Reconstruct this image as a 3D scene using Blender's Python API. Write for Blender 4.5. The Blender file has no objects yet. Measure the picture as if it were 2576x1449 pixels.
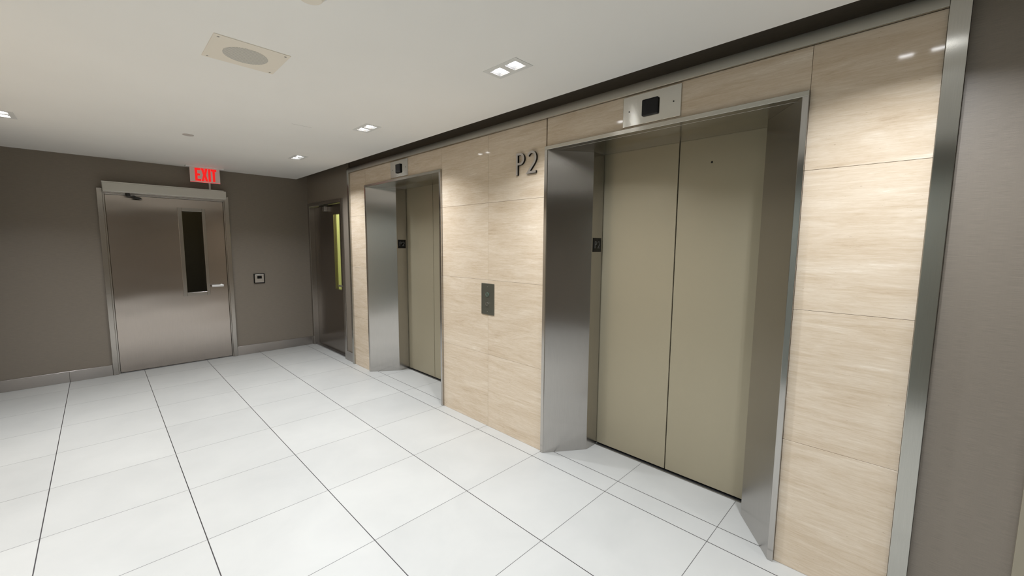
import bpy, bmesh, math, random
from mathutils import Vector, Matrix

# ------------------------------------------------------------------ camera, world, exposure
C = bpy.context.scene.collection
sc = bpy.context.scene
cam_d = bpy.data.cameras.new('camera')
cam_d.sensor_fit = 'HORIZONTAL'; cam_d.sensor_width = 36.0
cam_d.lens = 1026.57 * 36.0 / 2576.0
cam_d.clip_start = 0.02
cam = bpy.data.objects.new('camera', cam_d); C.objects.link(cam)
RT = Vector((0.70352108, -0.71063504, 0.00747853))
UP = Vector((0.0680797, 0.07786545, 0.99463668))
FW = Vector((0.707406, 0.69923873, -0.10315981))
M = Matrix(((RT.x, UP.x, -FW.x, 0.3129), (RT.y, UP.y, -FW.y, -1.2727), (RT.z, UP.z, -FW.z, 1.524), (0, 0, 0, 1)))
cam.matrix_world = M
sc.camera = cam
w = bpy.data.worlds.new('world'); sc.world = w; w.use_nodes = True
w.node_tree.nodes['Background'].inputs[0].default_value = (0.5, 0.5, 0.5, 1)
w.node_tree.nodes['Background'].inputs[1].default_value = 0.02
sc.view_settings.view_transform = 'Standard'; sc.view_settings.look = 'None'
sc.view_settings.gamma = 1.0; sc.view_settings.use_curve_mapping = False
sc.view_settings.exposure = -1.03
sc.cycles.max_bounces = 10; sc.cycles.diffuse_bounces = 6; sc.cycles.glossy_bounces = 5
sc.cycles.transparent_max_bounces = 12
sc.cycles.sample_clamp_indirect = 4.0; sc.cycles.caustics_reflective = False
LAMP_W = 10.0           # power of one recessed lamp (two in each fixture)
LAMP_COL = (0.955, 1.0, 1.075)

# measures (metres)
T = 0.61                 # floor tile
XL, XS, XB = -0.67, 2.541, 2.556   # left wall, stone face, brown right wall
YF, YN = 5.227, -4.2     # far wall, near wall
ZC, ZS = 2.461, 2.64     # ceiling, top of the dark slot
XC0, XC1 = -0.54, 2.412  # ceiling panel edges

# ------------------------------------------------------------------ materials
def mat(name):
    m = bpy.data.materials.new(name); m.use_nodes = True
    nt = m.node_tree; b = nt.nodes['Principled BSDF']
    return m, nt, b
def N(nt, t, **kw):
    n = nt.nodes.new(t)
    for k, v in kw.items(): setattr(n, k, v)
    return n
def L(nt, a, b): nt.links.new(a, b)
def srgb(r, g, b):
    f = lambda c: ((c/255+0.055)/1.055)**2.4 if c > 10 else c/255/12.92
    return (f(r), f(g), f(b), 1)
def simple(name, col, rough=0.5, metal=0.0, spec=0.5):
    m, nt, b = mat(name)
    b.inputs['Base Color'].default_value = col
    b.inputs['Roughness'].default_value = rough
    b.inputs['Metallic'].default_value = metal
    b.inputs['Specular IOR Level'].default_value = spec
    return m
def mapped(nt, scale, coord='Object'):
    tc = N(nt, 'ShaderNodeTexCoord'); mp = N(nt, 'ShaderNodeMapping')
    mp.inputs['Scale'].default_value = scale
    L(nt, tc.outputs[coord], mp.inputs['Vector'])
    return mp.outputs[0]
def noise(nt, vec, scale=5, detail=3, rough=0.5, dist=0.0):
    n = N(nt, 'ShaderNodeTexNoise')
    n.inputs['Scale'].default_value = scale; n.inputs['Detail'].default_value = detail
    n.inputs['Roughness'].default_value = rough; n.inputs['Distortion'].default_value = dist
    L(nt, vec, n.inputs['Vector']); return n
def ramp(nt, fac, stops):
    r = N(nt, 'ShaderNodeValToRGB'); e = r.color_ramp.elements
    while len(e) < len(stops): e.new(0.5)
    for q, (p, c) in zip(e, stops): q.position = p; q.color = c
    L(nt, fac, r.inputs[0]); return r
def math_(nt, op, a, b=None, c=None):
    n = N(nt, 'ShaderNodeMath', operation=op)
    for i, v in enumerate((a, b, c)):
        if v is None: continue
        if isinstance(v, (int, float)): n.inputs[i].default_value = v
        else: L(nt, v, n.inputs[i])
    return n.outputs[0]

def steel(name, col, rough, along, aniso=0.75, wave=0.0, grain=0.05):
    """brushed metal; along = 'v' or 'h' is the direction of the grain"""
    m, nt, b = mat(name)
    b.inputs['Metallic'].default_value = 1.0
    b.inputs['Anisotropic'].default_value = aniso
    b.inputs['Anisotropic Rotation'].default_value = 0.0 if along == 'v' else 0.25
    tg = N(nt, 'ShaderNodeTangent', direction_type='RADIAL', axis='Z')
    L(nt, tg.outputs[0], b.inputs['Tangent'])
    sc_ = (120, 120, 2) if along == 'v' else (3, 3, 160)
    n = noise(nt, mapped(nt, sc_), 4, 3)
    r = ramp(nt, n.outputs[0], [(0.25, tuple(c*(1-grain) for c in col[:3])+(1,)), (0.75, tuple(min(1, c*(1+grain)) for c in col[:3])+(1,))])
    L(nt, r.outputs[0], b.inputs['Base Color'])
    b.inputs['Roughness'].default_value = rough
    if wave:
        n2 = noise(nt, mapped(nt, (0.7, 0.7, 1.8)), 1.4, 1)
        bp = N(nt, 'ShaderNodeBump'); bp.inputs['Strength'].default_value = 1.0
        bp.inputs['Distance'].default_value = wave
        L(nt, n2.outputs[0], bp.inputs['Height']); L(nt, bp.outputs[0], b.inputs['Normal'])
    return m

STEEL = (0.50, 0.48, 0.455, 1)
M_jamb = steel('brushed_steel_vertical_grain', STEEL, 0.20, 'v', 0.9, 0.004)
M_trim = steel('brushed_steel_upright_trim', (0.50, 0.49, 0.45, 1), 0.21, 'v', 0.85)
M_frame = steel('brushed_steel_door_frame', (0.44, 0.415, 0.385, 1), 0.24, 'v', 0.85)
M_rail = steel('brushed_steel_horizontal_grain', (0.50, 0.48, 0.43, 1), 0.25, 'h', 0.8)
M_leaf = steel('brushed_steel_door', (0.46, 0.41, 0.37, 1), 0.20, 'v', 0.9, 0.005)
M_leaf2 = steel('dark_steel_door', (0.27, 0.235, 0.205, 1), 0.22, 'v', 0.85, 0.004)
M_base = steel('steel_baseboard', (0.44, 0.41, 0.385, 1), 0.22, 'h', 0.8, 0.002)
M_chrome = simple('chrome', (0.8, 0.8, 0.8, 1), 0.12, 1.0)
M_refl = simple('polished_reflector', (0.85, 0.85, 0.85, 1), 0.08, 1.0)
M_rim = simple('satin_white_rim', (0.85, 0.85, 0.85, 1), 0.3, 0.85)
M_satin = simple('satin_steel', (0.62, 0.6, 0.57, 1), 0.3, 1.0)
M_satinl = simple('bright_satin_lever', (0.8, 0.79, 0.78, 1), 0.35, 0.6)
M_black = simple('black_plastic', (0.003, 0.003, 0.0035, 1), 0.22, 0.0, 0.3)
M_blackm = simple('black_satin_metal', (0.02, 0.018, 0.016, 1), 0.4)
M_gun = simple('dark_bronze_plate', srgb(100, 99, 88), 0.45, 0.75)
M_gap = simple('dark_gap', (0.004, 0.004, 0.004, 1), 0.8)
M_operator = simple('silver_painted_aluminium', srgb(196, 194, 186), 0.4, 0.3)
M_white = simple('white_enamel', (0.78, 0.78, 0.76, 1), 0.4)
M_cream = simple('cream_enamel', srgb(240, 232, 218), 0.5)
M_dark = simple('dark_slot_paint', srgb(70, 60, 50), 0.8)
M_stair = simple('pale_yellow_paint', srgb(228, 228, 172), 0.7)
M_olive = simple('olive_brown_paint', srgb(120, 105, 75), 0.7)
M_grey = simple('pale_grey_paint', srgb(170, 168, 160), 0.6)
M_sill = simple('aluminium_sill', (0.4, 0.4, 0.4, 1), 0.35, 1.0)

# elevator door paint (bronze olive, satin)
M_eldoor, nt, b = mat('satin_bronze_door')
b.inputs['Base Color'].default_value = srgb(160, 151, 128)
b.inputs['Metallic'].default_value = 0.35; b.inputs['Roughness'].default_value = 0.36
n2 = noise(nt, mapped(nt, (400, 400, 400)), 2, 2)
bp = N(nt, 'ShaderNodeBump'); bp.inputs['Strength'].default_value = 0.15; bp.inputs['Distance'].default_value = 0.0005
L(nt, n2.outputs[0], bp.inputs['Height']); L(nt, bp.outputs[0], b.inputs['Normal'])

# woven wall covering
def fabric(name, col, rough, sheen=0.0):
    m, nt, b = mat(name)
    n1 = noise(nt, mapped(nt, (6, 6, 420)), 3, 3, 0.6)
    n3 = noise(nt, mapped(nt, (300, 300, 5)), 3, 2)
    mx = math_(nt, 'ADD', math_(nt, 'MULTIPLY', n1.outputs[0], 0.9), math_(nt, 'MULTIPLY', n3.outputs[0], 0.10))
    r = ramp(nt, mx, [(0.3, tuple(c*0.82 for c in col[:3])+(1,)), (0.7, tuple(c*1.18 for c in col[:3])+(1,))])
    L(nt, r.outputs[0], b.inputs['Base Color'])
    b.inputs['Roughness'].default_value = rough
    b.inputs['Specular IOR Level'].default_value = 0.6
    bp = N(nt, 'ShaderNodeBump'); bp.inputs['Strength'].default_value = 0.3; bp.inputs['Distance'].default_value = 0.0006
    L(nt, mx, bp.inputs['Height']); L(nt, bp.outputs[0], b.inputs['Normal'])
    return m
M_wall = fabric('taupe_woven_wallcovering', srgb(121, 112, 100), 0.43)

# ceiling paint
M_ceil, nt, b = mat('white_ceiling_paint')
n1 = noise(nt, mapped(nt, (1, 1, 1)), 1.2, 3)
r = ramp(nt, n1.outputs[0], [(0.3, (0.90, 0.885, 0.85, 1)), (0.7, (0.93, 0.915, 0.88, 1))])
L(nt, r.outputs[0], b.inputs['Base Color']); b.inputs['Roughness'].default_value = 0.8

# porcelain floor tiles
M_floor, nt, b = mat('white_porcelain_tiles')
tc = N(nt, 'ShaderNodeTexCoord'); sp = N(nt, 'ShaderNodeSeparateXYZ'); L(nt, tc.outputs['Object'], sp.inputs[0])
X, Y = sp.outputs[0], sp.outputs[1]
u = math_(nt, 'DIVIDE', X, T); v = math_(nt, 'DIVIDE', Y, T)
du = math_(nt, 'MULTIPLY', math_(nt, 'ABSOLUTE', math_(nt, 'SUBTRACT', u, math_(nt, 'ROUND', u))), T)
dv = math_(nt, 'MULTIPLY', math_(nt, 'ABSOLUTE', math_(nt, 'SUBTRACT', v, math_(nt, 'ROUND', v))), T)
dx = math_(nt, 'ABSOLUTE', math_(nt, 'SUBTRACT', X, 2.597))
du = math_(nt, 'MINIMUM', du, dx)
gl = math_(nt, 'LESS_THAN', du, 0.0023)
gc = math_(nt, 'LESS_THAN', dv, 0.0016)
fx = math_(nt, 'FLOOR', u); fy = math_(nt, 'FLOOR', v)
cb = N(nt, 'ShaderNodeCombineXYZ'); L(nt, fx, cb.inputs[0]); L(nt, fy, cb.inputs[1])
wn = N(nt, 'ShaderNodeTexWhiteNoise', noise_dimensions='3D'); L(nt, cb.outputs[0], wn.inputs['Vector'])
n1 = noise(nt, mapped(nt, (1, 1, 1)), 2.2, 4, 0.6, 0.4)
val = math_(nt, 'ADD', math_(nt, 'MULTIPLY', n1.outputs[0], 0.8), math_(nt, 'MULTIPLY', wn.outputs['Value'], 0.25))
r = ramp(nt, val, [(0.25, (0.41, 0.405, 0.378, 1)), (0.8, (0.475, 0.468, 0.435, 1))])
mx1 = N(nt, 'ShaderNodeMixRGB'); L(nt, gc, mx1.inputs[0]); L(nt, r.outputs[0], mx1.inputs[1]); mx1.inputs[2].default_value = (0.10, 0.095, 0.09, 1)
mx2 = N(nt, 'ShaderNodeMixRGB'); L(nt, gl, mx2.inputs[0]); L(nt, mx1.outputs[0], mx2.inputs[1]); mx2.inputs[2].default_value = (0.035, 0.03, 0.03, 1)
L(nt, mx2.outputs[0], b.inputs['Base Color'])
b.inputs['Roughness'].default_value = 0.42; b.inputs['Specular IOR Level'].default_value = 0.4

# travertine
M_stone, nt, b = mat('polished_travertine')
tc = N(nt, 'ShaderNodeTexCoord'); geo = N(nt, 'ShaderNodeNewGeometry')
off = N(nt, 'ShaderNodeVectorMath', operation='SCALE'); off.inputs[0].default_value = (13.7, 31.3, 7.9)
L(nt, geo.outputs['Random Per Island'], off.inputs['Scale'])
ad = N(nt, 'ShaderNodeVectorMath', operation='ADD'); L(nt, tc.outputs['Object'], ad.inputs[0]); L(nt, off.outputs[0], ad.inputs[1])
def mp2(scale, rot=(0, 0, 0)):
    mp = N(nt, 'ShaderNodeMapping'); mp.inputs['Scale'].default_value = scale; mp.inputs['Rotation'].default_value = rot
    L(nt, ad.outputs[0], mp.inputs['Vector']); return mp.outputs[0]
a1 = noise(nt, mp2((1.0, 0.8, 5.0), (0.06, 0, 0)), 2.2, 8, 0.68, 0.9)
a2 = noise(nt, mp2((4, 2.2, 34), (0.05, 0, 0)), 2.2, 8, 0.72, 0.8)
a3 = noise(nt, mp2((14, 12, 90)), 2.4, 4, 0.65)
s = math_(nt, 'ADD', math_(nt, 'MULTIPLY', a1.outputs[0], 0.45), math_(nt, 'ADD', math_(nt, 'MULTIPLY', a2.outputs[0], 0.38), math_(nt, 'MULTIPLY', a3.outputs[0], 0.17)))
r = ramp(nt, s, [(0.32, srgb(172, 151, 125)), (0.43, srgb(194, 175, 150)), (0.51, srgb(203, 186, 163)), (0.59, srgb(211, 196, 175)), (0.68, srgb(229, 219, 204))])
pits = math_(nt, 'GREATER_THAN', noise(nt, mp2((20, 18, 90)), 3.0, 2).outputs[0], 0.745)
mx = N(nt, 'ShaderNodeMixRGB'); L(nt, math_(nt, 'MULTIPLY', pits, 0.5), mx.inputs[0]); L(nt, r.outputs[0], mx.inputs[1]); mx.inputs[2].default_value = srgb(120, 98, 72)
L(nt, mx.outputs[0], b.inputs['Base Color'])
b.inputs['Roughness'].default_value = 0.07; b.inputs['Specular IOR Level'].default_value = 0.5

def emis(name, col, strength):
    m, nt, b = mat(name)
    b.inputs['Base Color'].default_value = col
    b.inputs['Emission Color'].default_value = col; b.inputs['Emission Strength'].default_value = strength
    return m
M_lamp = emis('glowing_lamp', (0.97, 0.98, 1, 1), 48.0)
M_exit = emis('glowing_red_letters', (1.0, 0.012, 0.012, 1), 1.15)
M_exit_edge = emis('glowing_red_edge', (1.0, 0.16, 0.16, 1), 0.9)
M_halo = emis('green_lit_ring', (0.12, 0.20, 0.155, 1), 0.03)
M_panel, nt, b = mat('edge_lit_acrylic')
b.inputs['Base Color'].default_value = (0.62, 0.55, 0.52, 1); b.inputs['Roughness'].default_value = 0.2
b.inputs['Emission Color'].default_value = (0.9, 0.45, 0.40, 1); b.inputs['Emission Strength'].default_value = 0.12
M_glass, nt, b = mat('clear_glass')
b.inputs['Base Color'].default_value = (0.9, 0.95, 0.88, 1); b.inputs['Roughness'].default_value = 0.02
b.inputs['Transmission Weight'].default_value = 1.0; b.inputs['IOR'].default_value = 1.45

M_grille, nt, b = mat('perforated_grille')
vo = N(nt, 'ShaderNodeTexVoronoi'); vo.inputs['Scale'].default_value = 240; vo.inputs['Randomness'].default_value = 0.0
L(nt, mapped(nt, (1, 1, 1)), vo.inputs['Vector'])
r = ramp(nt, vo.outputs['Distance'], [(0.3, (0.2, 0.19, 0.17, 1)), (0.42, (0.75, 0.72, 0.65, 1))])
L(nt, r.outputs[0], b.inputs['Base Color']); b.inputs['Roughness'].default_value = 0.6

# ------------------------------------------------------------------ mesh helpers
class MB:
    def __init__(s, o=(0, 0, 0)): s.bm = bmesh.new(); s.o = Vector(o)
    def box(s, x0, x1, y0, y1, z0, z1):
        vs = [s.bm.verts.new(Vector(p)-s.o) for p in ((x0,y0,z0),(x1,y0,z0),(x1,y1,z0),(x0,y1,z0),(x0,y0,z1),(x1,y0,z1),(x1,y1,z1),(x0,y1,z1))]
        for f in ((3,2,1,0),(4,5,6,7),(0,1,5,4),(1,2,6,5),(2,3,7,6),(3,0,4,7)): s.bm.faces.new([vs[i] for i in f])
        return s
    def prism(s, pts, axis, a, b):
        """pts: 2D outline; axis: extrusion axis 'x','y','z' from a to b"""
        def P(p, t):
            return Vector({'x': (t, p[0], p[1]), 'y': (p[0], t, p[1]), 'z': (p[0], p[1], t)}[axis]) - s.o
        A = [s.bm.verts.new(P(p, a)) for p in pts]; B = [s.bm.verts.new(P(p, b)) for p in pts]
        n = len(pts); s.bm.faces.new(A[::-1]); s.bm.faces.new(B)
        for i in range(n): s.bm.faces.new([A[i], A[(i+1) % n], B[(i+1) % n], B[i]])
        return s
    def cyl(s, c, axis, r, h, seg=32, r2=None):
        """cylinder or cone starting at c and running h along axis"""
        r2 = r if r2 is None else r2
        ring = lambda rr, t: [s.bm.verts.new(Vector(c) + {'x': Vector((t, math.cos(q)*rr, math.sin(q)*rr)), 'y': Vector((math.cos(q)*rr, t, math.sin(q)*rr)), 'z': Vector((math.cos(q)*rr, math.sin(q)*rr, t))}[axis] - s.o) for q in [2*math.pi*i/seg for i in range(seg)]]
        A = ring(r, 0); B = ring(r2, h)
        s.bm.faces.new(A[::-1]); s.bm.faces.new(B)
        for i in range(seg): s.bm.faces.new([A[i], A[(i+1) % seg], B[(i+1) % seg], B[i]])
        return s
    def ring(s, c, axis, ro, ri, h, seg=32):
        def pt(rr, q, t): return Vector(c) + {'x': Vector((t, math.cos(q)*rr, math.sin(q)*rr)), 'y': Vector((math.cos(q)*rr, t, math.sin(q)*rr)), 'z': Vector((math.cos(q)*rr, math.sin(q)*rr, t))}[axis] - s.o
        R_ = [[s.bm.verts.new(pt(rr, 2*math.pi*i/seg, t)) for i in range(seg)] for rr, t in ((ro, 0), (ro, h), (ri, h), (ri, 0))]
        for k in range(4):
            A, B = R_[k], R_[(k+1) % 4]
            for i in range(seg): s.bm.faces.new([A[i], A[(i+1) % seg], B[(i+1) % seg], B[i]])
        return s
    def stroke(s, path, wd, axis, a, b):
        """flat ribbon of width wd following a 2D path, extruded along axis"""
        Lf, Rt = [], []
        for i, p in enumerate(path):
            p = Vector(p)
            d0 = (p - Vector(path[i-1])).normalized() if i else None
            d1 = (Vector(path[i+1]) - p).normalized() if i < len(path)-1 else None
            d = d0 if d1 is None else d1 if d0 is None else (d0+d1).normalized()
            k = 1.0 if d0 is None or d1 is None else 1/max(0.4, math.sqrt((1+d0.dot(d1))/2))
            n = Vector((-d.y, d.x))*wd/2*k
            Lf.append(tuple(p+n)); Rt.append(tuple(p-n))
        def P(p, t): return Vector({'x': (t, p[0], p[1]), 'y': (p[0], t, p[1]), 'z': (p[0], p[1], t)}[axis]) - s.o
        V = [[s.bm.verts.new(P(p, t)) for p in side] for side, t in ((Lf, a), (Rt, a), (Rt, b), (Lf, b))]
        for i in range(len(path)-1):
            for k in range(4):
                A, B = V[k], V[(k+1) % 4]; s.bm.faces.new([A[i], A[i+1], B[i+1], B[i]])
        for i in (0, len(path)-1): s.bm.faces.new([V[k][i] for k in range(4)])
        return s
    def build(s, name, m, parent=None, bevel=0, seg=2, smooth=False):
        bmesh.ops.recalc_face_normals(s.bm, faces=s.bm.faces)
        me = bpy.data.meshes.new(name); s.bm.to_mesh(me); s.bm.free()
        o = bpy.data.objects.new(name, me); C.objects.link(o)
        me.materials.append(m)
        if parent is not None: o.parent = parent
        elif s.o.length: o.location = s.o
        if smooth:
            for p in me.polygons: p.use_smooth = True
        if bevel:
            md = o.modifiers.new('bevel', 'BEVEL'); md.width = bevel; md.segments = seg; md.limit_method = 'ANGLE'
            md.harden_normals = False
        return o
def tag(o, label=None, cat=None, group=None, kind=None):
    for k, v in (('label', label), ('category', cat), ('group', group), ('kind', kind)):
        if v: o[k] = v
    return o
def empty(name, loc):
    o = bpy.data.objects.new(name, None); C.objects.link(o); o.location = loc; o.empty_display_size = 0.1
    return o
def children(o): return [c for c in bpy.data.objects if c.parent == o]
def copy_tree(o, parent=None):
    c = o.copy(); C.objects.link(c)
    if parent is not None: c.parent = parent
    for ch in children(o): copy_tree(ch, c)
    return c

# ------------------------------------------------------------------ the setting
EY = (-0.140, 2.578)      # centres of the two elevator openings
HW = 0.747                # half outer width of an elevator frame
XD = 2.942                # elevator door plane
tag(MB().box(XL-0.1, 3.02, YN-0.1, YF+0.15, -0.12, 0.0).build('floor', M_floor), 'white square porcelain floor tiles with thin dark joints', 'floor', kind='structure')

# light fixtures: centres
LX = (1.911, -0.120); LY = (-2.83, -1.215, 0.353, 1.973, 3.593)
AP = 0.039                # half of one square aperture
holes = [(x-AP, x+AP, y+s-AP, y+s+AP) for x in LX for y in LY for s in (-0.057, 0.057)]
xs = sorted({XC0, XC1} | {h[0] for h in holes} | {h[1] for h in holes})
ys = sorted({YN, YF} | {h[2] for h in holes} | {h[3] for h in holes})
mb = MB(); bm = mb.bm
gv = {}
def V(i, j, k):
    if (i, j, k) not in gv: gv[(i, j, k)] = bm.verts.new((xs[i], ys[j], (ZC, ZC+0.016)[k]))
    return gv[(i, j, k)]
def solid(i, j):
    if i < 0 or j < 0 or i >= len(xs)-1 or j >= len(ys)-1: return False
    cx, cy = (xs[i]+xs[i+1])/2, (ys[j]+ys[j+1])/2
    return not any(h[0] < cx < h[1] and h[2] < cy < h[3] for h in holes)
for i in range(len(xs)-1):
    for j in range(len(ys)-1):
        if not solid(i, j): continue
        for k in (0, 1): bm.faces.new([V(i, j, k), V(i+1, j, k), V(i+1, j+1, k), V(i, j+1, k)])
        if not solid(i-1, j): bm.faces.new([V(i, j, 0), V(i, j+1, 0), V(i, j+1, 1), V(i, j, 1)])
        if not solid(i+1, j): bm.faces.new([V(i+1, j, 0), V(i+1, j+1, 0), V(i+1, j+1, 1), V(i+1, j, 1)])
        if not solid(i, j-1): bm.faces.new([V(i, j, 0), V(i+1, j, 0), V(i+1, j, 1), V(i, j, 1)])
        if not solid(i, j+1): bm.faces.new([V(i, j+1, 0), V(i+1, j+1, 0), V(i+1, j+1, 1), V(i, j+1, 1)])
ceil = tag(mb.build('ceiling', M_ceil), 'smooth white dropped ceiling', 'ceiling', kind='structure')
MB().box(1.447, 1.596, 2.2865, 2.2878, ZC-0.0006, ZC).build('seam', simple('seam_shadow', srgb(150, 148, 140), 0.8), ceil)
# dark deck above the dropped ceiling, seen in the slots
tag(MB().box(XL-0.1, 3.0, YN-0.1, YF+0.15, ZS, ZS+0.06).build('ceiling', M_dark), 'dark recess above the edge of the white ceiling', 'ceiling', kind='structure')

# far wall with door opening .36 - 1.54
tag(MB().box(XL-0.1, 0.362, YF, YF+0.14, 0, ZS).box(1.540, 2.62, YF, YF+0.14, 0, ZS).box(0.362, 1.540, YF, YF+0.14, 2.13, ZS)
    .build('wall_far', M_wall), 'taupe woven covering on the wall with the exit sign', 'wall', kind='structure')
tag(MB().box(XL-0.1, XL, YN, YF, 0, ZS).build('wall_left', M_wall), 'taupe woven wall opposite the elevators', 'wall', kind='structure')
tag(MB().box(XL-0.1, 2.62, YN-0.1, YN, 0, ZS).build('wall_near', M_wall), 'taupe wall behind the camera', 'wall', kind='structure')
mb = MB()
yy = [-1.287, -0.61, 0.0, 0.61, 1.22, 1.83, 2.44, 3.05, 3.737]
for k in range(3, 8):
    for z0_, z1_ in ((0, .622), (.622, 1.244), (1.244, 1.864), (1.864, 2.392)): mb.box(XL, XL+0.015, yy[k]+.001, yy[k+1]-.001, z0_+.001, z1_-.001)
tag(mb.build('wall_left', M_stone), 'travertine slabs on the wall opposite the elevators', 'wall', kind='structure')
tag(MB().box(XL, XL+0.02, -1.287, 0.60, 0, 2.392).build('wall_left', simple('grey_green_panel', srgb(128, 138, 134), 0.4)), 'grey green panels on the wall opposite the near elevator', 'wall', kind='structure')
# brown right wall: beside the narrow steel door, above it, and beyond the stone
mb = MB()
mb.box(XB, 2.70, YN, -1.345, 0, ZS)
mb.box(XB, 2.70, 3.800, 3.998, 0, ZS)
mb.box(XB, 2.70, 3.998, YF, 2.115, ZS)
tag(mb.build('wall_right', M_wall), 'taupe woven wall around the narrow steel door and beside the stone', 'wall', kind='structure')
# core behind the stone, dark above it
for a, b_ in ((-1.345, EY[0]-HW), (EY[0]+HW, EY[1]-HW), (EY[1]+HW, 3.800)):
    tag(MB((2.7, (a+b_)/2, 0)).box(2.5805, 3.0, a+(0.03 if a > -1.3 else 0), b_-(0.03 if b_ < 3.7 else 0), 0, 2.25).box(2.5805, 3.0, a, b_, 2.25, ZS).build('wall_right', M_wall), 'taupe wall pier behind the stone cladding', 'wall', kind='structure')
for e in EY:
    tag(MB((2.7, e, 2.2)).box(2.5805, 2.9395, e-HW, e+HW, 2.204, ZS).build('wall_right', M_wall), 'dark band of taupe wall above the stone over an elevator', 'wall', kind='structure')
# stone slabs with fine open joints
def slabs():
    mb = MB(); g = 0.0007
    Z = [0.0, 0.622, 1.244, 1.864, 2.392]
    def sl(y0, y1, z0, z1): mb.box(XS, 2.5795, y0+g, y1-g, z0+g, z1-g)
    def col(y0, y1):
        for k in range(4): sl(y0, y1, Z[k], Z[k+1])
    col(-1.287, EY[0]-HW)
    sl(EY[0]-HW, 0.598, 2.204, Z[4])
    col(EY[0]+HW, 1.205); col(1.205, EY[1]-HW)
    sl(1.831, EY[1]+HW, 2.204, Z[4])
    col(EY[1]+HW, 3.737)
    return mb
tag(slabs().build('wall_stone', M_stone, bevel=0.0005, seg=1), 'polished beige travertine slabs around the elevators', 'wall', kind='structure')
# steel trims framing the stone
tr = MB().box(2.523, 2.5797, -1.343, -1.287, 0, 2.447).build('trim_1', M_trim, bevel=0.0015)
tag(tr, 'upright brushed steel trim at the near end of the stone', 'trim', kind='structure')
tr = MB().box(2.523, 2.5797, 3.737, 3.776, 0, 2.447).box(2.535, 2.5797, 3.776, 3.812, 0, 2.447).build('trim_2', M_trim, bevel=0.0015)
tag(tr, 'upright brushed steel trim at the far end of the stone', 'trim', kind='structure')
tr = MB().box(2.524, 2.5797, -1.287, 3.737, 2.392, 2.447).build('trim_3', M_rail, bevel=0.0015)
tag(tr, 'long brushed steel rail along the top of the stone', 'trim', kind='structure')
tr = MB().box(2.545, 2.5555, -1.72, -1.603, 0, 2.35).build('trim_4', simple('taupe_painted_frame', srgb(150, 142, 124), 0.4, 0.3), bevel=0.001)
tag(tr, 'taupe upright frame at the right edge of the picture', 'trim', kind='structure')

# baseboards
def base(name, label, *bx):
    m_ = MB()
    for q in bx: m_.box(*q)
    return tag(m_.build(name, M_base, bevel=0.0015), label, 'baseboard', kind='structure')
base('baseboard_far', 'steel baseboard along the far wall either side of the steel door',
     (XL, 0.0, YF-0.012, YF, 0, 0.122), (0.001, 0.340, YF-0.014, YF, 0, 0.122), (1.562, 2.545, YF-0.012, YF, 0, 0.125))
base('baseboard_left', 'steel baseboard along the left wall', (XL, XL+0.012, 3.74, YF-0.015, 0, 0.125), (XL, XL+0.012, YN, -1.29, 0, 0.125))
base('baseboard_right', 'short steel baseboard between narrow door and stone', (2.544, XB, 3.813, 3.996, 0, 0.125))
base('baseboard_right', 'steel baseboard at the near end of the right wall', (2.544, XB, -1.602, -1.345, 0, 0.125))

# ------------------------------------------------------------------ far steel door (door_1)
d1 = empty('door_1', (0.95, YF, 0)); tag(d1, 'wide brushed steel door under the exit sign, with dark narrow window', 'door', kind='structure')
O = (0.95, YF, 0)
x0, x1, x2, x3 = 0.342, 0.402, 1.504, 1.560
f = MB(O)
for a, b_, c, d in ((x0, x0+0.045, x0+0.045, x1), (x3-0.045, x3, x2, x3-0.045)):
    f.box(a, b_, YF-0.022, YF+0.10, 0, 2.127)
    f.box(c, d, YF-0.006, YF+0.10, 0, 2.127)
f.box(x0+0.045, x3-0.045, YF-0.022, YF+0.10, 2.082, 2.127)
f.box(x1, x2, YF-0.006, YF+0.10, 2.066, 2.082)
f.build('door_frame', M_frame, d1, bevel=0.002)
yl0, yl1 = YF+0.012, YF+0.057
lx0, lx1, lz0, lz1 = x1+0.004, x2-0.004, 0.012, 2.062
wx0, wx1, wz0, wz1 = 1.072, 1.274, 0.905, 1.920
lf = MB(O).box(lx0, wx0, yl0, yl1, lz0, lz1).box(wx1, lx1, yl0, yl1, lz0, lz1).box(wx0, wx1, yl0, yl1, lz0, wz0).box(wx0, wx1, yl0, yl1, wz1, lz1).build('door_leaf', M_leaf, d1)
wf = MB(O)
def bar(mb, xa, xb, za, zb, y0, y1): mb.box(xa, xb, y0, y1, za, zb)
fw = 0.040
for q in ((wx0-fw, wx0, wz0-fw-.006, wz1+fw), (wx1, wx1+fw-.006, wz0-fw-.006, wz1+fw), (wx0, wx1, wz0-fw-.006, wz0), (wx0, wx1, wz1, wz1+fw)):
    bar(wf, *q, yl0-0.010, yl0)
wfo = wf.build('window_frame', M_frame, lf, bevel=0.002)
MB(O).box(wx0, wx1, yl0+0.018, yl0+0.024, wz0, wz1).build('window_pane', M_glass, lf)
h = MB(O).cyl((1.432, yl0-0.004, 0.977), 'y', 0.016, 0.006).cyl((1.432, yl0-0.052, 0.977), 'y', 0.0095, 0.05)
h.box(1.320, 1.446, yl0-0.066, yl0-0.046, 0.964, 0.989)
h.build('door_handle', M_satinl, lf, bevel=0.002)
MB(O).box(x1, x2, YF+0.0, YF+0.075, 0.0, 0.008).build('threshold', M_sill, d1)
# dark vestibule beyond the window
tag(MB().box(0.30, 1.60, YF+1.0, YF+1.1, 0, 2.6).box(0.2, 0.3, YF+0.15, YF+1.1, 0, 2.6).box(1.6, 1.7, YF+0.15, YF+1.1, 0, 2.6)
    .box(0.2, 1.7, YF+0.15, YF+1.1, 2.6, 2.7).box(0.2, 1.7, YF+0.15, YF+1.1, -0.1, 0.0).build('wall_vestibule', M_olive), 'dim vestibule beyond the far steel door', 'wall', kind='structure')

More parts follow.
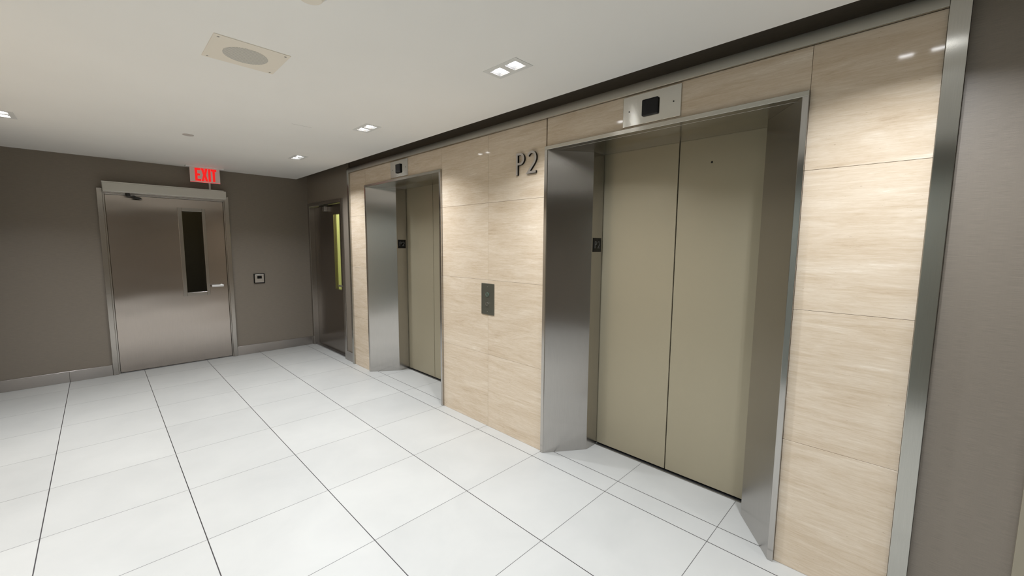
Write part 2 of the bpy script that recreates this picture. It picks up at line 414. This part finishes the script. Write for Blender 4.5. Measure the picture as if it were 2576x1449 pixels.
vl = empty('vestibule_fill_light', (0.95, YF+0.6, 2.6)); tag(vl, 'added unseen fill light in the dim vestibule behind the far steel door', 'ceiling light')  # unseen lamp, added so the far door's window does not render black
MB((0.95, YF+0.6, 2.6)).box(0.9, 1.0, YF+0.55, YF+0.65, 2.57, 2.6).build('housing', M_white, vl)
ld = bpy.data.lights.new('vestibule_fill', 'AREA'); ld.shape = 'SQUARE'; ld.size = 0.08; ld.energy = 1.6; ld.color = (1, 0.9, 0.7)
lo = bpy.data.objects.new('lamp', ld); C.objects.link(lo); lo.parent = vl; lo.location = (0, 0, -0.035)

# automatic door operator over the far door
op = empty('door_operator', (0.96, YF-0.02, 2.08)); O = (0.96, YF-0.02, 2.08)
tag(op, 'long silver automatic door operator box mounted above the far steel door', 'door opener')
MB(O).box(0.388, 1.516, YF-0.024, YF-0.022, 2.089, 2.207).build('backplate', M_trim, op, bevel=0.001)
MB(O).box(0.391, 1.520, YF-0.130, YF-0.024, 2.092, 2.186).build('cover', M_operator, op, bevel=0.004)
MB(O).box(0.396, 1.515, YF-0.124, YF-0.024, 2.083, 2.092).build('underside', M_satin, op)
ar = MB(O).cyl((0.592, YF-0.085, 2.052), 'z', 0.020, 0.032).box(0.585, 0.615, YF-0.10, YF-0.06, 2.056, 2.074)
ar.prism([(0.632, 2.064), (0.650, 2.064), (0.665, 2.050), (0.700, 2.044), (0.716, 2.024), (0.632, 2.026)], 'y', YF-0.075, YF-0.055)
ar.prism([(0.580, 2.058), (0.650, 2.058), (0.650, 2.048), (0.580, 2.048)], 'y', YF-0.10, YF-0.05)
ar.build('arm', M_blackm, op, bevel=0.002)

# exit sign
ex = empty('exit_sign', (1.305, 5.07, ZC)); O = (1.305, 5.07, ZC)
tag(ex, 'glowing red EXIT sign hanging from the ceiling over the far door', 'exit sign')
MB(O).box(1.118, 1.500, 5.028, 5.118, ZC-0.014, ZC).build('canopy', M_white, ex, bevel=0.004)
pn = MB(O).box(1.158, 1.460, 5.068, 5.075, 2.277, ZC-0.014).build('panel', M_panel, ex)
MB(O).box(1.158, 1.460, 5.067, 5.076, 2.272, 2.277).build('lit_edge', M_exit_edge, ex)
zt, zb = 2.4405, 2.288; zm = (zt+zb)/2; hw = 0.012
ya, yb = 5.0645, 5.0685
tk = 0.024
def exit_letter(pts): MB(O).prism(pts, 'y', ya, yb).build('letter', M_exit, pn)
l, r_ = 1.208, 1.266
exit_letter([(l, zb), (r_, zb), (r_, zb+tk), (l+tk, zb+tk), (l+tk, zm-tk/2), (r_-.008, zm-tk/2), (r_-.008, zm+tk/2), (l+tk, zm+tk/2), (l+tk, zt-tk), (r_, zt-tk), (r_, zt), (l, zt)])
l, r_, m_ = 1.270, 1.336, 1.303
exit_letter([(l, zb), (l+tk+.002, zb), (m_, zm-.026), (r_-tk-.002, zb), (r_, zb), (m_+.0145, zm), (r_, zt), (r_-tk-.002, zt), (m_, zm+.026), (l+tk+.002, zt), (l, zt), (m_-.0145, zm)])
exit_letter([(1.341, zb), (1.365, zb), (1.365, zt), (1.341, zt)])
l, r_ = 1.369, 1.425
exit_letter([(1.385, zb), (1.409, zb), (1.409, zt-tk), (r_, zt-tk), (r_, zt), (l, zt), (l, zt-tk), (1.385, zt-tk)])

# white raceway between operator and sign
rw = MB((1.372, YF-0.01, 2.207)).box(1.362, 1.382, YF-0.016, YF, 2.208, ZC-0.001).build('cable_raceway', M_white, bevel=0.002)
tag(rw, 'short white cable raceway on the wall between door operator and exit sign', 'raceway')

# wall reader
rd = empty('wall_reader', (1.868, YF, 0.978)); O = (1.868, YF, 0.978)
tag(rd, 'small square black-rimmed steel push plate on the taupe wall right of the far door', 'push plate')
MB(O).box(1.801, 1.934, YF-0.018, YF, 0.978, 1.112).build('bezel', M_black, rd, bevel=0.004)
MB(O).box(1.813, 1.922, YF-0.022, YF-0.018, 0.989, 1.101).build('plate', M_satin, rd, bevel=0.003)
MB(O).box(1.841, 1.896, YF-0.026, YF-0.022, 1.042, 1.080).build('window', M_black, rd, bevel=0.001)

# ------------------------------------------------------------------ narrow steel door in the right wall (door_2)
d2 = empty('door_2', (XB, 4.61, 0)); O = (XB, 4.61, 0)
tag(d2, 'narrow dark steel door beside the elevators, with yellow-lit window', 'door', kind='structure')
f = MB(O)
yA, yB, yC, yD = 4.000, 4.062, 5.165, 5.2245
for q in ((yA, yB), (yC, yD)): f.box(2.546, 2.70, q[0], q[1], 0, 2.115)
f.box(2.546, 2.70, yB, yC, 2.073, 2.115)
f.build('door_frame', M_frame, d2, bevel=0.002)
X0, X1 = 2.620, 2.664
w0, w1, z0, z1 = 4.268, 4.470, 0.903, 1.930
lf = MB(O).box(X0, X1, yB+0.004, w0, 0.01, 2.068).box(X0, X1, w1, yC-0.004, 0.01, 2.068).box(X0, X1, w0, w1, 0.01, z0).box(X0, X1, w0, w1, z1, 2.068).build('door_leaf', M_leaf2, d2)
wf = MB(O)
for q in ((w0-.03, w0, z0-.03, z1+.03), (w1, w1+.03, z0-.03, z1+.03), (w0, w1, z0-.03, z0), (w0, w1, z1, z1+.03)):
    wf.box(X0-0.005, X0, q[0], q[1], q[2], q[3])
wf.build('window_frame', M_leaf2, lf, bevel=0.001)
MB(O).box(X0+0.018, X0+0.024, w0, w1, z0, z1).build('window_pane', M_glass, lf)
h = MB(O).cyl((X0-0.05, 4.135, 0.97), 'x', 0.009, 0.05).cyl((X0-0.006, 4.135, 0.97), 'x', 0.025, 0.006).box(X0-0.06, X0-0.046, 4.125, 4.245, 0.96, 0.98)
h.build('door_handle', M_satin, lf, bevel=0.003)
cl = MB(O).box(X0-0.045, X0, 4.655, 4.735, 1.985, 2.050).build('door_closer', M_satin, lf, bevel=0.004)
MB(O).cyl((X0-0.028, 4.70, 2.050), 'z', 0.014, 0.012).box(X0-0.045, X0-0.028, 4.56, 4.86, 2.056, 2.066).box(X0-0.07, X0-0.035, 4.60, 4.64, 2.058, 2.068).build('arm', M_blackm, cl)
MB(O).box(2.575, 2.70, yB, yC, 0, 0.012).build('threshold', M_sill, d2)
# lit stairwell behind it
tag(MB().box(2.71, 3.8, 5.24, 5.3, -0.05, 2.8).box(3.8, 3.9, 3.9, 5.3, -0.05, 2.8).box(2.71, 3.9, 3.84, 3.9, -0.05, 2.8).box(2.71, 3.9, 3.84, 5.3, 2.8, 2.9).box(2.71, 3.9, 3.84, 5.3, -0.1, -0.05)
    .build('wall_stairwell', M_stair), 'pale yellow stairwell behind the narrow steel door', 'wall', kind='structure')
sl = empty('stair_light', (3.3, 4.5, 2.79)); tag(sl, 'ceiling light inside the yellow stairwell behind the narrow door', 'ceiling light')
MB((3.3, 4.5, 2.79)).box(3.2, 3.4, 4.1, 4.9, 2.76, 2.80).build('housing', M_white, sl)
ld = bpy.data.lights.new('stair_lamp', 'AREA'); ld.shape = 'RECTANGLE'; ld.size = 0.15; ld.size_y = 0.7; ld.energy = 42; ld.color = (1, 0.98, 0.82)
lo = bpy.data.objects.new('lamp', ld); C.objects.link(lo); lo.parent = sl; lo.location = (0, 0, -0.035)

# ------------------------------------------------------------------ elevators
def make_elevator(cy, hole):
    O = (XS, cy, 0)
    e = empty('elevator', O)
    X0 = 2.523
    for s in (1, -1):
        pts = [(X0, HW), (X0, HW-0.024), (2.530, HW-0.026), (2.803, 0.528), (2.935, 0.528), (2.935, 0.548), (2.83, 0.60), (2.579, HW)]
        pts = [(p[0], cy+s*p[1]) for p in pts]
        MB(O).prism(pts, 'z', 0.0, 2.180).build('jamb', M_jamb, e, bevel=0.001, seg=1)
    MB(O).box(X0, 2.579, cy-HW, cy+HW, 2.180, 2.2035).box(2.579, 2.935, cy-HW, cy+HW, 2.180, 2.2035).build('head', M_rail, e, bevel=0.001, seg=1)
    for s, a, b_ in ((1, 0.0032, 0.62), (-1, 0.0032, 0.62)):
        ys_ = sorted((cy-0.015+s*a, cy+s*b_))
        p = MB(O).box(XD, XD+0.03, ys_[0], ys_[1], 0.012, 2.20).build('door_panel', M_eldoor, e, bevel=0.0015)
        if hole and s < 0:
            MB(O).cyl((XD-0.0006, -0.354, 2.032), 'x', 0.0065, 0.003, 20).build('keyhole', M_black, p)
    MB(O).box(XD-0.024, XD-0.008, cy-0.526, cy+0.526, 0.0, 0.0025).build('sill', M_sill, e)
    MB(O).box(XD+0.031, XD+0.04, cy-0.7, cy+0.7, 0, 2.20).build('shaft', M_gap, e)
    MB(O).box(XD-0.008, XD+0.03, cy-0.526, cy+0.526, -0.001, 0.0012).build('sill_groove', M_gap, e)
    return e
tag(make_elevator(EY[0], True), 'large near elevator with bronze double doors and splayed steel jambs, right of the P2 letters', 'elevator', 'elevator entrances in the travertine wall')
tag(make_elevator(EY[1], False), 'farther elevator with bronze doors, between narrow steel door and call buttons', 'elevator', 'elevator entrances in the travertine wall')

# hall lanterns above each opening
def make_lantern(cy):
    O = (XS, cy-0.012, 2.215); y = cy-0.012
    e = empty('hall_lantern', O)
    MB(O).box(2.535, XS, y-0.170, y+0.170, 2.217, 2.384).build('plate', steel('brushed_lantern_plate', (0.60, 0.585, 0.535, 1), 0.2, 'h', 0.9), e, bevel=0.002)
    MB(O).box(2.521, 2.5345, y-0.048, y+0.048, 2.255, 2.345).build('lens', M_black, e, bevel=0.007, seg=3)
    for s in (-1, 1): MB(O).cyl((2.5335, y+s*0.130, 2.300), 'x', 0.004, 0.002, 16).build('screw', M_blackm, e)
    return e
tag(make_lantern(EY[0]), 'steel plate with black square lens above the near elevator', 'elevator indicator', 'elevator hall lanterns')
tag(make_lantern(EY[1]), 'steel plate with black square lens above the farther elevator', 'elevator indicator', 'elevator hall lanterns')

# P2 plates on the inner jambs
def arc(cx, cz, rx, rz, a0, a1, n=14):
    return [(cx+rx*math.cos(math.radians(a0+(a1-a0)*i/n)), cz+rz*math.sin(math.radians(a0+(a1-a0)*i/n))) for i in range(n+1)]
def glyph_P(w_, h_, t_): return [[(0, -t_/2), (0, h_+t_/2)], [(t_/2, h_)] + [(w_*0.45, h_)] + arc(w_*0.45, h_*0.75, w_*0.55, h_*0.25, 90, -90)[1:] + [(t_/2, h_*0.5)]]
def glyph_2(w_, h_):
    p = arc(w_*0.48, h_*0.70, w_*0.50, h_*0.30, 155, -20, 16)
    return [p + [(w_*0.80, h_*0.45), (0.04*w_, 0.0), (w_*1.02, 0.0)]]
def make_jamb_plate(cy):
    Yp = cy+0.528; O = (2.868, Yp, 1.534)
    e = empty('floor_plate', O)
    p = MB(O).box(2.817, 2.919, Yp-0.004, Yp, 1.483, 1.585).build('plate', M_black, e, bevel=0.001)
    grey = simple('raised_grey_lettering', srgb(105, 105, 102), 0.5)
    for nm, gl, ox in (('letter', glyph_P(0.020, 0.046, 0.0042), 2.838), ('numeral', glyph_2(0.024, 0.046), 2.874)):
        q = MB(O)
        for pth in gl: q.stroke([(ox+a, 1.512+b_) for a, b_ in pth], 0.0042, 'y', Yp-0.0052, Yp-0.004)
        q.build(nm, grey, p)
    return e
tag(make_jamb_plate(EY[0]), 'black P2 plate inside the left jamb of the near elevator', 'sign', 'black jamb floor plates')
tag(make_jamb_plate(EY[1]), 'black P2 plate inside the left jamb of the farther elevator', 'sign', 'black jamb floor plates')

# large P2 letters on the stone
fs = empty('floor_sign', (XS, 0.785, 2.035)); O = (XS, 0.785, 2.035)
tag(fs, 'large raised steel P2 letters on the travertine left of the near elevator', 'sign')
M_let = simple('grey_metal_letter', (0.50, 0.47, 0.44, 1), 0.4, 0.8); M_side = simple('black_letter_return', (0.004, 0.0035, 0.003, 1), 0.5, 0.0, 0.2)
for nm, gl, oy, z in (('letter', glyph_P(0.066, 0.140, 0.016), 0.873, 2.048), ('numeral', glyph_2(0.076, 0.140), 0.765, 2.048)):
    q = MB(O); q2 = MB(O)
    for pth in gl:
        pts = [(oy-a, z+b_) for a, b_ in pth]
        q.stroke(pts, 0.016, 'x', 2.5250, 2.5405); q2.stroke(pts, 0.016, 'x', 2.5238, 2.5250)
    t_ = q.build(nm, M_side, fs); q2.build('face', M_let, t_)

# call station
cs = empty('call_station', (XS, 1.207, 0.957)); O = (XS, 1.207, 0.957)
tag(cs, 'dark metal elevator call plate with two round buttons on the stone between the elevators', 'call button panel')
MB(O).box(2.536, XS, 1.130, 1.283, 0.957, 1.214).build('plate', M_gun, cs, bevel=0.0015)
for z, mm in ((1.124, M_halo), (1.044, M_satin)):
    bt = MB(O).cyl((2.531, 1.207, z), 'x', 0.0135, 0.005, 32).build('button', M_gun, cs, bevel=0.001)
    MB(O).ring((2.5295, 1.207, z), 'x', 0.0165, 0.0135, 0.0055, 32).build('ring', mm, bt)
for z in (1.188, 0.983): MB(O).cyl((2.5348, 1.207, z), 'x', 0.0038, 0.0015, 16).build('screw', M_satin, cs)

# ------------------------------------------------------------------ ceiling things
def make_downlight():
    O = (0, 0, 0)
    e = empty('recessed_downlight', O)
    # flush frame with two square openings
    W2, H2 = 0.066, 0.123; t0 = -0.0025
    mb = MB(O)
    a = AP-0.001
    mb.box(-W2, -a, -H2, H2, t0, 0).box(a, W2, -H2, H2, t0, 0)
    mb.box(-a, a, -H2, -0.057-a, t0, 0).box(-a, a, -0.057+a, 0.057-a, t0, 0).box(-a, a, 0.057+a, H2, t0, 0)
    mb.build('frame', M_white, e)
    for s in (-0.057, 0.057):
        # square reflector, open below: white flared rim, then chrome cup, then the lamp
        def cup(r0, z0_, r1, z1_):
            q = MB(O)
            for k in range(4):
                c0 = [(-1, -1), (1, -1), (1, 1), (-1, 1)][k]; c1 = [(1, -1), (1, 1), (-1, 1), (-1, -1)][k]
                q.bm.faces.new([q.bm.verts.new(p) for p in ((c0[0]*r0, s+c0[1]*r0, z0_), (c1[0]*r0, s+c1[1]*r0, z0_), (c1[0]*r1, s+c1[1]*r1, z1_), (c0[0]*r1, s+c0[1]*r1, z1_))])
            return q
        rf = cup(a, -0.002, 0.0315, 0.009).build('reflector', M_rim, e)
        cup(0.0315, 0.009, 0.029, 0.030).build('cup', M_blackm, rf)
        MB(O).box(-0.031, 0.031, s-0.031, s+0.031, 0.030, 0.034).build('backplate', M_blackm, rf)
        MB(O).box(-0.026, 0.026, s-0.026, s+0.026, 0.006, 0.0295).build('lamp', M_lamp, e, bevel=0.006)
    return e
proto = make_downlight()
ld = bpy.data.lights.new('downlight_lamp', 'AREA'); ld.shape = 'SQUARE'; ld.size = 0.042; ld.energy = LAMP_W; ld.color = LAMP_COL; ld.spread = math.radians(130)
lab = {(0, 0): None}
names = {
 (0, 2): 'largest twin downlight in the ceiling, nearest the camera, before the near elevator',
 (0, 3): 'middle twin downlight of the row beside the elevators, before the farther one',
 (0, 4): 'farthest twin downlight, in the ceiling corner by the narrow steel door',
 (1, 4): 'twin downlight cut off by the left edge of the picture',
}
first = True
for ix in (0, 1):
    for iy in range(5):
        o = proto if first else copy_tree(proto); first = False
        o.location = (LX[ix], LY[iy], ZC)
        o['label'] = names.get((ix, iy), 'twin downlight in the ceiling outside the picture')
        o['category'] = 'ceiling light'; o['group'] = 'twin recessed downlights'
        for s in (-0.057, 0.057):
            lo = bpy.data.objects.new('downlight_lamp', ld); C.objects.link(lo); lo.parent = o; lo.location = (0, s, 0.0055)

spk = empty('ceiling_speaker', (0.901, 1.190, ZC)); O = (0.901, 1.190, ZC)
tag(spk, 'square cream ceiling speaker with round perforated grille', 'speaker')
MB(O).box(0.742, 1.060, 1.036, 1.342, ZC-0.004, ZC).build('plate', M_cream, spk, bevel=0.001)
MB(O).cyl((0.899, 1.192, ZC-0.0048), 'z', 0.096, 0.001, 64).build('grille', M_grille, spk)
for a in (0.762, 1.040):
    for c in (1.056, 1.322): MB(O).cyl((a, c, ZC-0.0052), 'z', 0.005, 0.0015, 16).build('screw', M_satin, spk)
sd = empty('smoke_detector', (0.93, 0.40, ZC)); O = (0.93, 0.40, ZC)
tag(sd, 'white round smoke detector cut off by the top edge of the picture', 'smoke detector')
MB(O).cyl((0.93, 0.40, ZC), 'z', 0.062, -0.012, 48).build('base', M_white, sd, smooth=False, bevel=0.002)
hd = MB(O).cyl((0.93, 0.40, ZC-0.012), 'z', 0.056, -0.022, 48, r2=0.040).build('head', M_cream, sd, bevel=0.003)
for k in range(3, 8):
    q = 2*math.pi*k/8
    vt = MB(O); c, s_ = math.cos(q), math.sin(q)
    P0 = Vector((0.93+c*0.0535, 0.40+s_*0.0535, ZC-0.0165)); tn = Vector((-s_, c, 0))*0.014; nr = Vector((c, s_, 0))*0.003; dz = Vector((0, 0, -0.004))
    ps = [P0-tn-nr, P0+tn-nr, P0+tn+nr, P0-tn+nr]
    A = [vt.bm.verts.new(p-Vector(O)) for p in ps]; B = [vt.bm.verts.new(p+dz-Vector(O)) for p in ps]
    vt.bm.faces.new(A); vt.bm.faces.new(B)
    for i in range(4): vt.bm.faces.new([A[i], A[(i+1) % 4], B[(i+1) % 4], B[i]])
    vt.build('vent', M_blackm, hd)
spr = MB((0.931, 3.309, ZC)).cyl((0.931, 3.309, ZC), 'z', 0.040, -0.004, 40).build('sprinkler_cover', simple('pale_grey_enamel', srgb(200, 192, 186), 0.5), bevel=0.001)
tag(spr, 'small round concealed sprinkler cover on the ceiling before the exit sign', 'sprinkler')
